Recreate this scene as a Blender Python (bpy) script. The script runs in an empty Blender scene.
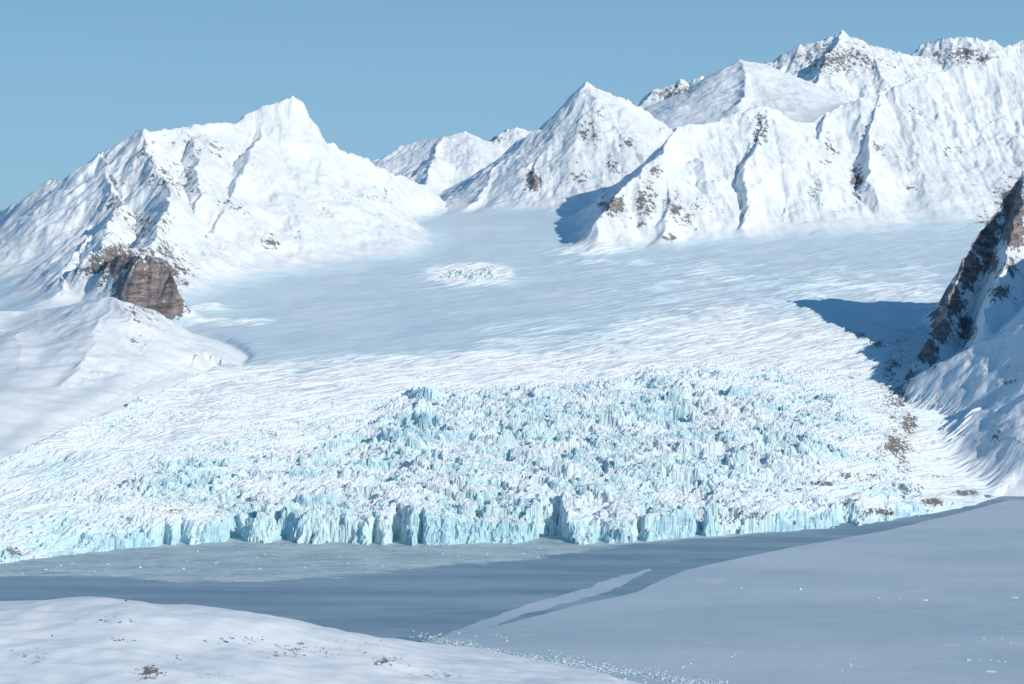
import bpy, math, random, time
import numpy as np
T0 = time.time()
def log(*a): print('[%.1fs]' % (time.time() - T0), *a)
rng = random.Random(7)
F4 = np.float32

# ------------------------------------------------------------------ camera model (metres; x east, y into the picture)
FOC, CX, HORIZON, CAMZ = 1900.0, 512.0, 260.0, 600.0
RES = 1.0            # 1 = final mesh density
def P(px, row, D):   # a map position sighted from the aircraft
    return ((px - CX) / FOC * D, D, CAMZ - (row - HORIZON) / FOC * D)
SEA = lambda row: CAMZ * FOC / (row - HORIZON)

# ------------------------------------------------------------------ noise
def _h(ix, iy, s):
    ix = ix.astype(np.int64); iy = iy.astype(np.int64)
    h = (ix * 374761393 + iy * 668265263 + s * 2147483647 + 12345) & 0xFFFFFFFF
    h = ((h ^ (h >> 13)) * 1274126177) & 0xFFFFFFFF
    h = ((h ^ (h >> 15)) * 2246822519) & 0xFFFFFFFF
    return ((h ^ (h >> 16)) & 0xFFFFFF).astype(F4) / F4(0xFFFFFF)
def vnoise(x, y, s=0):
    ix = np.floor(x); iy = np.floor(y); fx = (x - ix).astype(F4); fy = (y - iy).astype(F4)
    u = fx * fx * fx * (fx * (fx * 6 - 15) + 10); v = fy * fy * fy * (fy * (fy * 6 - 15) + 10)
    def g(a, b):
        an = _h(ix + a, iy + b, s) * F4(2 * math.pi)
        return np.cos(an) * (fx - a) + np.sin(an) * (fy - b)
    n0 = g(0, 0) * (1 - u) + g(1, 0) * u
    n1 = g(0, 1) * (1 - u) + g(1, 1) * u
    return (n0 * (1 - v) + n1 * v) * F4(1.5)          # about -1..1
def fbm(x, y, n=4, s=0, gain=.5):
    t = 0; a = 1; w = 0
    for k in range(n):
        t = t + a * vnoise(x * 2**k + 17.3 * k, y * 2**k - 9.1 * k, s + k); w += a; a *= gain
    return t / w
def ridged(x, y, n=4, s=0, gain=.5):
    t = 0; a = 1; w = 0
    for k in range(n):
        t = t + a * (1 - np.abs(vnoise(x * 2**k + 7.7 * k, y * 2**k + 3.1 * k, s + k)) * 2); w += a; a *= gain
    return t / w
def sst(a, b, x):
    t = np.clip((x - a) / (b - a), 0, 1); return t * t * (3 - 2 * t)
def smax(a, b, k):
    h = np.clip(.5 + .5 * (a - b) / k, 0, 1)
    return b * (1 - h) + a * h + k * h * (1 - h)
def voronoi(x, y, s, jit=.85):
    """F1, F2, random value of the nearest cell, its centre (in cell units)"""
    ix = np.floor(x); iy = np.floor(y)
    f1 = np.full(x.shape, 9., F4); f2 = f1.copy(); r = np.zeros(x.shape, F4); cx = np.zeros(x.shape, F4); cy = cx.copy()
    for a in (-1, 0, 1):
        for b in (-1, 0, 1):
            qx = ix + a; qy = iy + b
            px_ = (qx + .5 + (_h(qx, qy, s) - .5) * jit); py_ = (qy + .5 + (_h(qx, qy, s + 1) - .5) * jit)
            d = np.sqrt((px_ - x)**2 + (py_ - y)**2).astype(F4)
            near = d < f1
            f2 = np.where(near, f1, np.minimum(f2, d)); f1 = np.where(near, d, f1)
            r = np.where(near, _h(qx, qy, s + 2), r); cx = np.where(near, px_, cx).astype(F4); cy = np.where(near, py_, cy).astype(F4)
    return f1, f2, r, cx, cy

# ------------------------------------------------------------------ base land: thin plate through surveyed points
class TPS:
    def __init__(s, pts, lam=0.):
        p = np.array(pts, float); s.c = p[:, :2] / 1000; n = len(p)
        K = s.U(s.c[:, None, :] - s.c[None, :, :]) + lam * np.eye(n)
        Pm = np.c_[np.ones(n), s.c]; A = np.zeros((n + 3, n + 3)); A[:n, :n] = K; A[:n, n:] = Pm; A[n:, :n] = Pm.T
        s.w = np.linalg.solve(A, np.r_[p[:, 2], 0, 0, 0])
    def U(s, d):
        r2 = (d**2).sum(-1); return r2 * np.log(r2 + 1e-9) * .5
    def __call__(s, x, y):
        x = (x / 1000).astype(F4); y = (y / 1000).astype(F4)
        z = (s.w[-3] + s.w[-2] * x + s.w[-1] * y).astype(F4)
        for (a, b), w in zip(s.c, s.w[:-3]):
            r2 = (x - F4(a))**2 + (y - F4(b))**2
            z += F4(w * .5) * r2 * np.log(r2 + F4(1e-9))
        return z
# depth at which each picture row of the glacier lies
RT = ([170, 190, 205, 215, 230, 250, 270, 300, 325, 350, 400, 450, 500, 520, 545], [13200, 12000, 11200, 10800, 10150, 9450, 8850, 7900, 7250, 6700, 5750, 4950, 4300, 4080, 3900])
def DR(row): return float(np.interp(row, *RT))
base_pts = []
for px, row in [(-150, 470), (-60, 462), (0, 452), (60, 425), (120, 402), (185, 378), (240, 340), (200, 322),
                (100, 500), (0, 520), (250, 400), (250, 450), (250, 500), (400, 500), (400, 450), (400, 400), (550, 500), (550, 450), (550, 400), (700, 500), (700, 450), (700, 400),
                (850, 500), (850, 450), (850, 400), (905, 382), (915, 430), (920, 465),
                (300, 350), (300, 300), (420, 350), (420, 300), (420, 260), (420, 225), (340, 258), (550, 350), (550, 300), (550, 260), (520, 225), (600, 200), (650, 180),
                (680, 350), (680, 300), (680, 265), (800, 350), (800, 300), (800, 265), (800, 240), (900, 350), (900, 300), (900, 255), (900, 222), (980, 320), (980, 260), (980, 215), (1060, 205), (1060, 260), (1060, 330)]:
    D = DR(row); base_pts.append(P(px, row, D))
for px, row, D in [(980, 487, 4900), (1060, 480, 5050), (1200, 470, 5200), (-150, 300, 7900), (-50, 300, 7900), (40, 302, 7700), (110, 300, 7600), (-200, 420, 5900), (165, 326, 7250), (120, 328, 7200), (-100, 545, 4300), (0, 545, 3950),
                   (950, 500, 4650), (1100, 495, 4800), (750, 140, 12600), (650, 165, 13000), (400, 215, 14000), (200, 235, 13000), (860, 110, 14300), (1000, 130, 15500), (1200, 130, 15500), (0, 235, 12000), (-200, 240, 12000), (0, 262, 16000), (300, 258, 16000), (600, 230, 16000), (-300, 262, 19000), (300, 262, 19000), (800, 220, 19000), (1200, 220, 19000), (1200, 60, 12500)]:
    base_pts.append(P(px, row, D))
base = TPS(base_pts, lam=.02)

# ------------------------------------------------------------------ ridges. (px,row,D) lists; slope on the flanks
# owner ids
GLA, LEFT, HILL, PYR, BACKL, RIGHT, DOME, FAR1, FAR2, FAR3, CLIFF = range(11)
RIDGES = [
 (LEFT, .80, [(-260, 240, 10500), (-60, 225, 10300), (0, 211, 10000), (28, 200, 9800), (55, 180, 9750), (75, 181, 9600), (100, 155, 9300), (140, 131, 9300), (180, 128, 9500), (235, 122, 9800)]),
 (LEFT, .90, [(235, 122, 9800), (248, 113, 9900), (262, 108, 9950), (274, 105, 9980)]),
 (LEFT, 1.7, [(270, 106, 9970), (278, 104, 9980), (290, 99, 10000), (300, 105, 10050)]),
 (LEFT, 1.5, [(300, 105, 10050), (307, 118, 10100), (313, 130, 10160), (318, 138, 10200)]),
 (LEFT, 1.15, [(318, 138, 10200), (350, 154, 10500), (385, 170, 10800)]),
 (LEFT, 1.3, [(385, 170, 10800), (410, 180, 11100), (440, 192, 11500)]),
 (LEFT, .90, [(140, 131, 9300), (158, 170, 8900), (172, 205, 8450), (150, 236, 8000), (138, 250, 7800)]),
 (LEFT, 1.0, [(100, 155, 9300), (118, 205, 8650), (108, 238, 8000), (98, 256, 7700)]),
 (LEFT, 1.5, [(138, 250, 7800), (112, 254, 7560), (140, 256, 7440), (168, 272, 7390), (176, 290, 7340)]),
 (LEFT, .75, [(262, 128, 9830), (250, 160, 9450), (225, 205, 8950), (205, 255, 8350)]),
 (LEFT, .75, [(195, 140, 9400), (205, 180, 9050), (190, 222, 8600)]),
 (LEFT, .8, [(300, 130, 9950), (318, 180, 9650), (322, 215, 9450)]),
 (LEFT, .75, [(60, 180, 9750), (30, 235, 9000), (5, 275, 8400)]),
 (LEFT, .55, [(95, 235, 8300), (78, 262, 7950), (55, 292, 7500)]),
 (PYR, .85, [(425, 212, 11300), (470, 190, 11700), (510, 155, 11900), (530, 139, 12000), (560, 110, 12000), (580, 92, 12000), (592, 83, 12000), (612, 96, 12050), (640, 108, 12150), (672, 130, 12500), (720, 150, 12900)]),
 (PYR, 1.0, [(592, 83, 12000), (588, 120, 11750), (590, 150, 11500), (580, 178, 11250)]),
 (PYR, .95, [(560, 110, 12000), (545, 150, 11600), (532, 182, 11200)]),
 (PYR, .95, [(625, 101, 12100), (640, 135, 11800), (655, 165, 11500)]),
 (PYR, .8, [(520, 146, 11950), (490, 180, 11500), (465, 207, 11100)]),
 (BACKL, .6, [(340, 175, 14500), (375, 161, 14500), (400, 146, 14500), (420, 139, 14500), (440, 138, 14400), (465, 132, 14500), (485, 140, 14600), (497, 141, 14800), (505, 129, 15000), (518, 127, 15000), (532, 132, 15200), (580, 150, 15300)]),
 (BACKL, .7, [(440, 138, 14400), (430, 165, 13800), (425, 185, 13400)]),
 (BACKL, .7, [(505, 129, 15000), (485, 160, 14300), (478, 180, 13900)]),
 (RIGHT, .88, [(680, 127, 10500), (715, 123, 10700), (740, 113, 10800), (765, 108, 10900), (790, 118, 11000), (812, 125, 11200), (830, 112, 11300), (860, 100, 11400), (900, 84, 11600), (960, 66, 11900), (1024, 42, 12200), (1100, 20, 12500), (1300, 40, 13000)]),
 (RIGHT, .95, [(680, 127, 10500), (660, 155, 10150), (636, 180, 9900), (615, 203, 9700), (600, 222, 9550)]),
 (RIGHT, 1.0, [(668, 145, 10300), (668, 190, 9950), (664, 235, 9550)]),
 (RIGHT, .95, [(765, 108, 10900), (752, 155, 10450), (748, 200, 10050), (742, 225, 9850)]),
 (RIGHT, .95, [(830, 112, 11300), (812, 160, 10750), (820, 205, 10250)]),
 (RIGHT, .95, [(812, 160, 10750), (790, 195, 10300), (785, 220, 10050)]),
 (RIGHT, .95, [(880, 92, 11500), (868, 145, 11000), (872, 185, 10550)]),
 (RIGHT, .95, [(930, 76, 11750), (925, 135, 11300), (935, 172, 10950)]),
 (RIGHT, .95, [(1010, 47, 12150), (985, 110, 11700), (990, 160, 11250)]),
 (DOME, .55, [(660, 124, 13800), (700, 100, 13800), (725, 73, 13800), (742, 59, 13800), (765, 64, 13900), (800, 78, 14100), (830, 88, 14300)]),
 (DOME, .6, [(742, 59, 13800), (745, 90, 13200), (735, 105, 12900)]),
 (FAR1, .9, [(640, 120, 17500), (645, 97, 17500), (655, 90, 17500), (668, 88, 17500), (681, 80, 17500), (688, 86, 17500), (700, 79, 17500), (712, 86, 17500), (740, 95, 17500)]),
 (FAR2, .8, [(760, 66, 16000), (778, 58, 16000), (800, 46, 16000), (822, 41, 16000), (841, 34, 16000), (855, 40, 16000), (872, 46, 16100), (900, 53, 16200), (925, 58, 16500)]),
 (FAR2, .8, [(841, 34, 16000), (822, 70, 15300), (815, 90, 15000)]),
 (FAR2, .8, [(872, 46, 16100), (880, 75, 15500)]),
 (FAR3, .8, [(885, 62, 17500), (912, 54, 17500), (930, 44, 17500), (948, 40, 17500), (962, 37, 17500), (978, 42, 17500), (994, 42, 17500), (1005, 50, 17500), (1030, 44, 17500), (1100, 40, 17500)]),
 (HILL, .24, [(-260, 330, 6500), (-120, 318, 6600), (-30, 320, 6700), (40, 318, 6800), (85, 311, 6700)]),
 (HILL, .42, [(85, 311, 6700), (108, 307, 6550), (125, 320, 6350)]),
 (HILL, .23, [(40, 318, 6800), (20, 350, 6200), (10, 385, 5800)]),
 (HILL, .34, [(108, 307, 6550), (98, 345, 6150), (60, 390, 5700)]),
 (CLIFF, 2.2, [(900, 386, 6000), (918, 352, 6250), (940, 318, 6500), (955, 280, 6750), (968, 248, 6900), (982, 224, 7000), (994, 210, 7050), (1010, 190, 7120), (1024, 172, 7180), (1060, 175, 7200), (1140, 190, 7200), (1300, 190, 7200)]),
 (CLIFF, .9, [(1140, 190, 7200), (1140, 200, 6400), (1135, 215, 5950), (1120, 260, 5600)]),
 (CLIFF, .62, [(1120, 260, 5600), (1110, 330, 5300), (1100, 400, 5000), (1110, 440, 4850)]),
 (CLIFF, 1.5, [(1024, 172, 7180), (1016, 220, 6850), (1004, 270, 6550), (985, 320, 6250)]),
]
def ridge_field(x, y):
    """height of the highest ridge flank and whose it is"""
    best = np.full(x.shape, -1e4, F4); own = np.zeros(x.shape, np.int8)
    wx = fbm(x / 420, y / 420, 4, 50, .6) * 75; wy = fbm(x / 420 + 31, y / 420, 4, 60, .6) * 75
    X = x + wx; Y = y + wy
    per = {}
    for oid, k, pts in RIDGES:
        p3 = [P(*q) for q in pts]
        D0 = min(q[1] for q in p3); D1 = max(q[1] for q in p3)
        for a, b in zip(p3, p3[1:]):
            dx, dy, dz = b[0] - a[0], b[1] - a[1], b[2] - a[2]; L2 = dx * dx + dy * dy
            reach = max(a[2], b[2]) / k + 200
            m = (x > min(a[0], b[0]) - reach) & (x < max(a[0], b[0]) + reach) & (y > min(a[1], b[1]) - reach) & (y < max(a[1], b[1]) + reach)
            if not m.any(): continue
            xs, ys = X[m], Y[m]
            t = np.clip(((xs - a[0]) * dx + (ys - a[1]) * dy) / L2, 0, 1)
            d = np.hypot(xs - a[0] - t * dx, ys - a[1] - t * dy)
            z = a[2] + t * dz - k * d * (1.12 - .3 * np.clip(d / 1300, 0, 1)) 
            if oid not in per: per[oid] = np.full(x.shape, -1e4, F4)
            pm = per[oid][m]; per[oid][m] = np.where(pm < -5000, z, smax(z.astype(F4), pm, F4(18)))
    for oid, h in per.items():
        up = h > best; best = np.where(up, h, best); own[up] = oid
    return best, own
def gauss_field(px, row, pts, soft=1e-3):
    """normalised blend of values given at picture bearings (px,row,value,radius_x,radius_y)"""
    num = np.full(px.shape, 0, F4); den = np.full(px.shape, soft, F4)
    for a, b, v, rx, ry in pts:
        w = np.exp(-((px - a) / rx)**2 - ((row - b) / ry)**2).astype(F4); num += w * v; den += w
    return num / den
def blobs(px, row, pts):
    out = np.zeros(px.shape, F4)
    for a, b, v, rx, ry in pts:
        out = np.maximum(out, v * np.exp(-((px - a) / rx)**2 - ((row - b) / ry)**2))
    return out
def erosion(x, y, dx, dy, s):
    ix = np.floor(x); iy = np.floor(y); fx = x - ix; fy = y - iy
    va = np.zeros(x.shape, F4); vb = va.copy(); vc = va.copy(); wt = va.copy()
    tp = F4(2 * math.pi)
    for a in range(-2, 2):
        for b in range(-2, 2):
            px_ = (fx + a - _h(ix - a, iy - b, s) * .5).astype(F4); py_ = (fy + b - _h(ix - a, iy - b, s + 1) * .5).astype(F4)
            w = np.exp(-2 * (px_ * px_ + py_ * py_)); mag = (px_ * dx + py_ * dy) * tp
            sn = -np.sin(mag) * w
            va += np.cos(mag) * w; vb += sn * dx; vc += sn * dy; wt += w
    return va / wt, vb / wt, vc / wt

# ------------------------------------------------------------------ the fan of survey points
st = 1 / RES
cols = np.concatenate([np.arange(-260, -24, 6), np.arange(-24, 1048, st), np.arange(1048, 1300, 6)])
def steps(segs):
    out = [segs[0][0]]
    for a, b, s in segs:
        d = a
        while d < b - 1e-6: d += s / RES; out.append(min(d, b))
    return np.array(sorted(set(out)))
Ds = steps([(3560, 5000, 3.0), (5000, 5800, 3.6), (5800, 7000, 5.), (7000, 9000, 6.5), (9000, 12400, 8.), (12400, 14600, 12.), (14600, 17600, 16.), (17600, 19000, 70.)])
tt = (cols - CX) / FOC
PX, DD = np.meshgrid(cols.astype(F4), Ds.astype(F4), indexing='ij')
X = (tt[:, None] * Ds[None, :]).astype(np.float64); Y = DD.astype(np.float64)
log('grid', X.shape)
zb = base(X, Y)
log('base')
def grad(z):
    gi = np.gradient(z, axis=0) / np.gradient(cols)[:, None]; gj = np.gradient(z, axis=1) / np.gradient(Ds)[None, :]
    zx = gi * FOC / DD; zy = gj - zx * tt[:, None]
    return zx.astype(F4), zy.astype(F4)
rz, own = ridge_field(X, Y)
_side = np.interp(HORIZON + (CAMZ - zb) * FOC / DD, [330, 350, 374, 404, 429, 457, 482], [225, 215, 190, 120, 60, 0, -60]) - PX
rz = np.where(own == HILL, rz - 260 * sst(-5, np.where(HORIZON + (CAMZ - zb) * FOC / DD < 365, 170, 70), -_side), rz)
_side2 = PX - np.interp(HORIZON + (CAMZ - zb) * FOC / DD, [240, 275, 330, 380, 430, 465, 480, 492], [965, 948, 918, 903, 912, 915, 945, 990])
rz = np.where(own == CLIFF, rz - 420 * sst(-4, 46, -_side2), rz)
log('ridges')
zb = zb - np.where(own == HILL, 16 * np.exp(-((rz - zb + 14) / 16)**2), 0)
K = np.where(own == HILL, 12, np.where(own == CLIFF, 22, np.where(own == LEFT, 80, np.where(own == RIGHT, 80, 60)))).astype(F4)
z0 = smax(rz, zb, K)
mount = sst(-30, np.where(own == HILL, 45, 110), rz - zb)                 # 1 on the mountains
own = np.where(rz - zb > -K * .35, own, GLA)
row0 = HORIZON + (CAMZ - zb) * FOC / DD       # bearing row of the unbroken land surface

# erosion of the mountain flanks
m = (rz - zb > -60)
tr = np.full(X.shape, 1e4, F4); tp_ = [P(px, row, DR(row)) for px, row in [(-60, 482), (0, 457), (60, 429), (120, 404), (160, 386), (190, 374)]]
for a, b in zip(tp_, tp_[1:]):
    dx, dy = b[0] - a[0], b[1] - a[1]; t_ = np.clip(((X - a[0]) * dx + (Y - a[1]) * dy) / (dx * dx + dy * dy), 0, 1)
    tr = np.minimum(tr, np.hypot(X - a[0] - t_ * dx, Y - a[1] - t_ * dy))
side = np.interp(row0, [358, 374, 404, 429, 457, 482], [215, 190, 120, 60, 0, -60]) - PX      # >0 on the hill side
z0 = z0 - 24 * np.exp(-(tr / 42)**2) + 10 * np.exp(-((tr - 70) / 45)**2) * (side < 0) + 30 * sst(40, 330, tr) * sst(0, 60, side) * sst(300, 360, row0) * (1 - sst(455, 520, row0)) * sst(200, 150, PX)
gx, gy = grad(z0)
xm, ym, gxm, gym = X[m], Y[m], gx[m], gy[m]
om = own[m]
ln = np.hypot(gxm, gym) + 1e-4
sl = sst(.12, .6, ln)
cell = np.where(om == HILL, 420., 330.)
# stretch the lattice along the fall line through the slope direction itself
hx = np.zeros(xm.shape, F4); hy = hx.copy(); H = hx.copy()
amp = np.select([om == HILL, om == CLIFF, om == DOME, om == BACKL], [5., 7., 6., 14.], 17.).astype(F4) * (.75 + .9 * fbm(xm / 700, ym / 700, 2, 90))
dirx, diry = gym / ln, -gxm / ln
f = 1.; a = 1.
for o in range(5):
    c = cell / f
    ex, ey = dirx + hx * .9, diry + hy * .9
    l2 = np.hypot(ex, ey) + 1e-3; ex, ey = ex / l2, ey / l2
    e, ea, eb = erosion(xm / c + 13 * o, ym / c - 7 * o, ex.astype(F4), ey.astype(F4), 100 + 10 * o)
    H += a * e; hx += a * eb * .55 * f * .5; hy += -a * ea * .55 * f * .5
    a *= .52; f *= 2.0
    log('erosion', o)
H = H * amp * sl * mount[m]
H += fbm(xm / 60, ym / 60, 4, 300) * 4.5 * sl * mount[m]
H += ridged(xm / 240, ym / 240, 6, 340, .6) * 17 * sst(60, 260, (rz - zb)[m]) * sl * mount[m] * np.isin(om, (LEFT, PYR, RIGHT, CLIFF)) * sst(-.6, .3, fbm(xm / 500, ym / 500, 2, 350))
H += fbm(xm / 34, ym / 34, 3, 305) * 2.6 * sl * mount[m] * (1 + 2 * sst(.0, .5, fbm(xm / 330, ym / 330, 2, 352)))
H += fbm(xm / 260, ym / 260, 3, 320) * 22 * mount[m] * np.where(om == HILL, .8, 1)
far = np.isin(om, (FAR1, FAR2, FAR3))
H += np.where(far, ridged(xm / 160, ym / 160, 4, 330) * 30 * mount[m], 0)
z1 = z0.copy(); z1[m] += H.astype(F4)
log('eroded')

# ------------------------------------------------------------------ glacier surface
front_px = [-260, -60, 0, 60, 130, 200, 260, 330, 400, 480, 560, 640, 700, 760, 820, 880, 930, 975, 1000, 1030, 1300]
front_row = [578, 569, 564, 556, 548, 544, 541, 544, 547, 543, 545, 542, 537, 533, 529, 523, 514, 505, 497, 493, 490]
FR = SEA(np.array(front_row, float))
def front_D(px): return np.interp(px, front_px, FR)
cl_h = lambda px: np.interp(px, [-60, 0, 100, 200, 300, 420, 560, 700, 780, 840, 900, 950, 1000, 1300], [10, 12, 20, 26, 34, 42, 42, 34, 30, 24, 14, 6, 2, 1.])
fd = front_D(PX).astype(F4)
s = DD - fd
# glacier height near the front: a convex snout above the sea
sev = gauss_field(PX, row0, [
 (0, 560, .35, 60, 30), (0, 500, .30, 70, 35), (60, 460, .3, 60, 22), (120, 520, .5, 60, 30), (120, 420, .32, 60, 22), (220, 500, .62, 60, 35), (220, 430, .38, 60, 30), (230, 385, .34, 60, 14), (150, 405, .36, 40, 14), (190, 390, .34, 40, 12), (300, 395, .28, 60, 14), (380, 390, .3, 60, 14),
 (330, 520, .85, 60, 30), (330, 460, .6, 60, 30), (330, 410, .3, 60, 20), (350, 372, .18, 80, 12), (440, 510, .95, 60, 35), (440, 440, .85, 60, 25), (450, 405, .6, 60, 14), (450, 375, .25, 60, 12),
 (560, 510, 1, 60, 35), (560, 450, 1, 60, 30), (560, 410, .9, 60, 20), (560, 375, .3, 60, 14), (560, 340, .12, 70, 14), (660, 500, .9, 60, 35), (660, 440, .9, 60, 30), (680, 395, .6, 60, 20), (660, 350, .2, 60, 18),
 (760, 500, .6, 50, 30), (750, 430, .85, 50, 35), (780, 385, .4, 60, 22), (760, 340, .22, 70, 20), (830, 430, .5, 40, 30), (840, 505, .5, 50, 16), (900, 490, .46, 50, 20), (860, 370, .3, 40, 20), (890, 420, .36, 35, 40),
 (980, 500, .10, 50, 30), (400, 320, .02, 120, 22), (250, 340, .02, 90, 25), (700, 290, .10, 120, 22), (860, 300, .12, 90, 30), (850, 255, .03, 120, 20), (560, 280, .02, 100, 25), (400, 250, .0, 150, 30), (800, 320, .15, 60, 12)])
sev = sev * np.where(side > 0, 1 - sst(5, 40, tr) * (PX < 215) * (row0 > 350), 1)
sev = sev + blobs(PX, row0, [(468, 276, .75, 34, 8), (590, 252, .3, 30, 4), (225, 322, .3, 40, 4), (205, 308, .2, 20, 4), (620, 262, .1, 60, 4)])
sev = np.clip(sev * (1 + .9 * fbm(X / 200, Y / 240, 3, 400)), 0, 1).astype(F4)
g = (s > -150) & (s < 9500) & (row0 > 225) & (mount < .98)
xg, yg, sg, sv, pg = X[g], Y[g], s[g], sev[g], PX[g]
cy_, sy_ = .75, .66      # trend of the flow bands
u = xg * cy_ + yg * sy_; v = -xg * sy_ + yg * cy_
lowr = sst(2600, 900, sg)
wxx = fbm(xg / 120, yg / 120, 4, 410) * 30; wyy = fbm(xg / 120, yg / 120 + 50, 4, 420) * 34
X2, Y2 = xg + wxx, yg + wyy
B = np.zeros(xg.shape, F4); crack = B.copy(); cellid = B.copy()
hv = sv > .10
xs, ys, us, vs = X2[hv], Y2[hv], u[hv] + wxx[hv], v[hv] + wyy[hv]
svh = sv[hv]
fronts = B[hv].copy() 
# big towers: also shape the calving line
f1, f2, r1, c1x, c1y = voronoi(xs / 105, ys / 42, 500)
fc_px = CX + FOC * (c1x * 105) / np.maximum(c1y * 42, 1)
inside1 = (c1y * 42) - front_D(fc_px)
cr1 = sst(.0, .22, f2 - f1)
big = sst(-.25, .35, fbm(xs / 210, ys / 150, 3, 560))
pit = sst(.12, .4, fbm(xs / 85, ys / 60, 3, 565))
b1 = ((r1 - .45) * 31 * (.35 + big) - (1 - cr1) * 20 * (.3 + big) - pit * 18) * sst(.25, .9, svh)
f1, f2, r2, c2x, c2y = voronoi(xs / 36, ys / 19, 520)
fc2 = CX + FOC * (c2x * 36) / np.maximum(c2y * 19, 1)
inside2 = (c2y * 19) - front_D(fc2)
tilt = ((xs / 36 - c2x) * (_h(np.floor(c2x * 97), np.floor(c2y * 89), 7) - .5) + (ys / 19 - c2y) * (_h(np.floor(c2x * 57), np.floor(c2y * 49), 8) - .5))
cr2 = sst(.0, .25, f2 - f1)
b2 = ((r2 - .5) * 16 + tilt * 16 - (1 - cr2) * 7) * (.45 + .7 * big) * sst(.15, .85, svh)
f1, f2, r3, c3x, c3y = voronoi(us / 22, vs / 8.5, 540)
cr3 = sst(.0, .3, f2 - f1)
tilt3 = (us / 22 - c3x) * (r3 - .5) * 2
b3 = (.45 + .35 * sst(.3, .7, svh)) * ((r3 - .5) * 6.5 - (1 - cr3) * 3.5 + tilt3 * 3) * sst(.08, .5, svh)
B[hv] = b1 + b2 + b3
crack[hv] = np.maximum(np.maximum((1 - cr1) * sst(.35, .9, svh), (1 - cr2) * sst(.2, .8, svh) * .8), (1 - cr3) * .5 * sst(.1, .5, svh))
log('towers')
# crevasse ribs and flow bands
rib = ridged(u / 360, v / 38, 3, 600, .5)
rib2 = ridged(u / 90 + 3, v / 8, 2, 610)
u2 = xg * .45 + yg * .89 + fbm(xg / 300, yg / 300, 2, 612) * 60; v2 = -xg * .89 + yg * .45 + fbm(xg / 300, yg / 300, 2, 613) * 60
lm = sst(330, 60, pg) * sst(2200, 1400, sg)
rib = rib * (1 - lm) + lm * ridged(u2 / 260, v2 / 22, 3, 605, .55); rib2 = rib2 * (1 - lm) + lm * ridged(u2 / 80, v2 / 9, 2, 606)
pm_ = sst(-.25, .35, fbm(u / 420, v / 110, 3, 622) + .9 * sst(.05, .3, sv) + .1)
B += (rib * 14. + rib2 * 2.) * pm_ * (sst(.0, .2, sv + .02) * (1 - .6 * sst(.4, .9, sv)))
band = fbm(u / 900, v / 75, 4, 620)
B += band * 8 * sst(0, .2, sv + .02)
B += fbm(xg / 300, yg / 300, 3, 630) * 9 + fbm(u / 160, v / 22, 3, 640) * .8
# terraces in the icefall
ter = fbm(xg / 300, yg / 90, 3, 650)
B += (sst(-.04, .04, ter) + sst(.22, .28, ter) + sst(-.28, -.22, ter)) * 11 * sst(.45, .8, sv) * sst(200, 500, sg)
zg = z0[g]
# calving front
front_in = sg + fbm(xg / 260, yg / 260, 4, 660) * 60
insb = front_in.copy()
insb[hv] = np.where(svh > .3, .40 * front_in[hv] + .25 * inside1 + .35 * inside2, front_in[hv])
H0 = cl_h(pg).astype(F4) * (1 + .6 * fbm(xg / 190, yg / 190, 3, 670))
under = H0 + 34 * (1 - np.exp(-np.maximum(sg, 0) / 260)) * np.clip(H0 / 30, 0, 1) + .05 * np.maximum(sg, 0) ** .98
zg = np.minimum(zg + 400 * sst(0, 900, sg), under) * 0 + np.where(sg < 700, under * (1 - sst(250, 700, sg)) + zg * sst(250, 700, sg), zg)
notch = sum(d_ * np.exp(-((pg - c_) / w_)**2) for c_, w_, d_ in [(165, 5, 40), (182, 5, 50), (236, 9, 90), (285, 12, 45), (340, 10, 40), (398, 10, 100), (375, 6, 60), (420, 5, 50), (548, 18, 130), (600, 6, 40), (560, 6, 60), (640, 5, 40), (845, 9, 60), (700, 5, 30)])
insb[hv] += (r3 - .5) * 12 + (r2 - .5) * 16
insb = insb - notch + fbm(xg / 14, yg / 14, 2, 690) * 8
soft = np.where(pg > 830, 40., np.where(pg < 90, 40., 28.)).astype(F4)
soft = soft * (1 + .8 * fbm(xg / 50, yg / 50, 2, 680))
edge = np.clip(insb / soft, 0, 1) ** .8
lift = np.clip(zg + B * (.7 + .3 * sst(0, 60, insb)), 2.5, None)
zg2 = lift * edge - 4 * (1 - edge)
# collapse pile: lower the outermost belt in steps
zz = z1.copy()
mg = mount[g]
zz[g] = np.where(sg < 700, zg2 * (1 - mg) + np.maximum(zg2, z1[g]) * mg, (zg + B * (1 - mg)) * (1 - mg) + (z1[g]) * mg)
zz = np.where((own != GLA) & (s < 40), zz - (40 - s) * .25, zz)
zz[(own == GLA) & (s < -40)] = -6
z = zz.astype(F4)
log('glacier')
Gx, Gy = grad(z)
slope = np.hypot(Gx, Gy)
nl = 1 / np.sqrt(1 + slope**2)
NRM = np.stack([-Gx * nl, -Gy * nl, nl], -1)
row = HORIZON + (CAMZ - z) * FOC / DD

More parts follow.
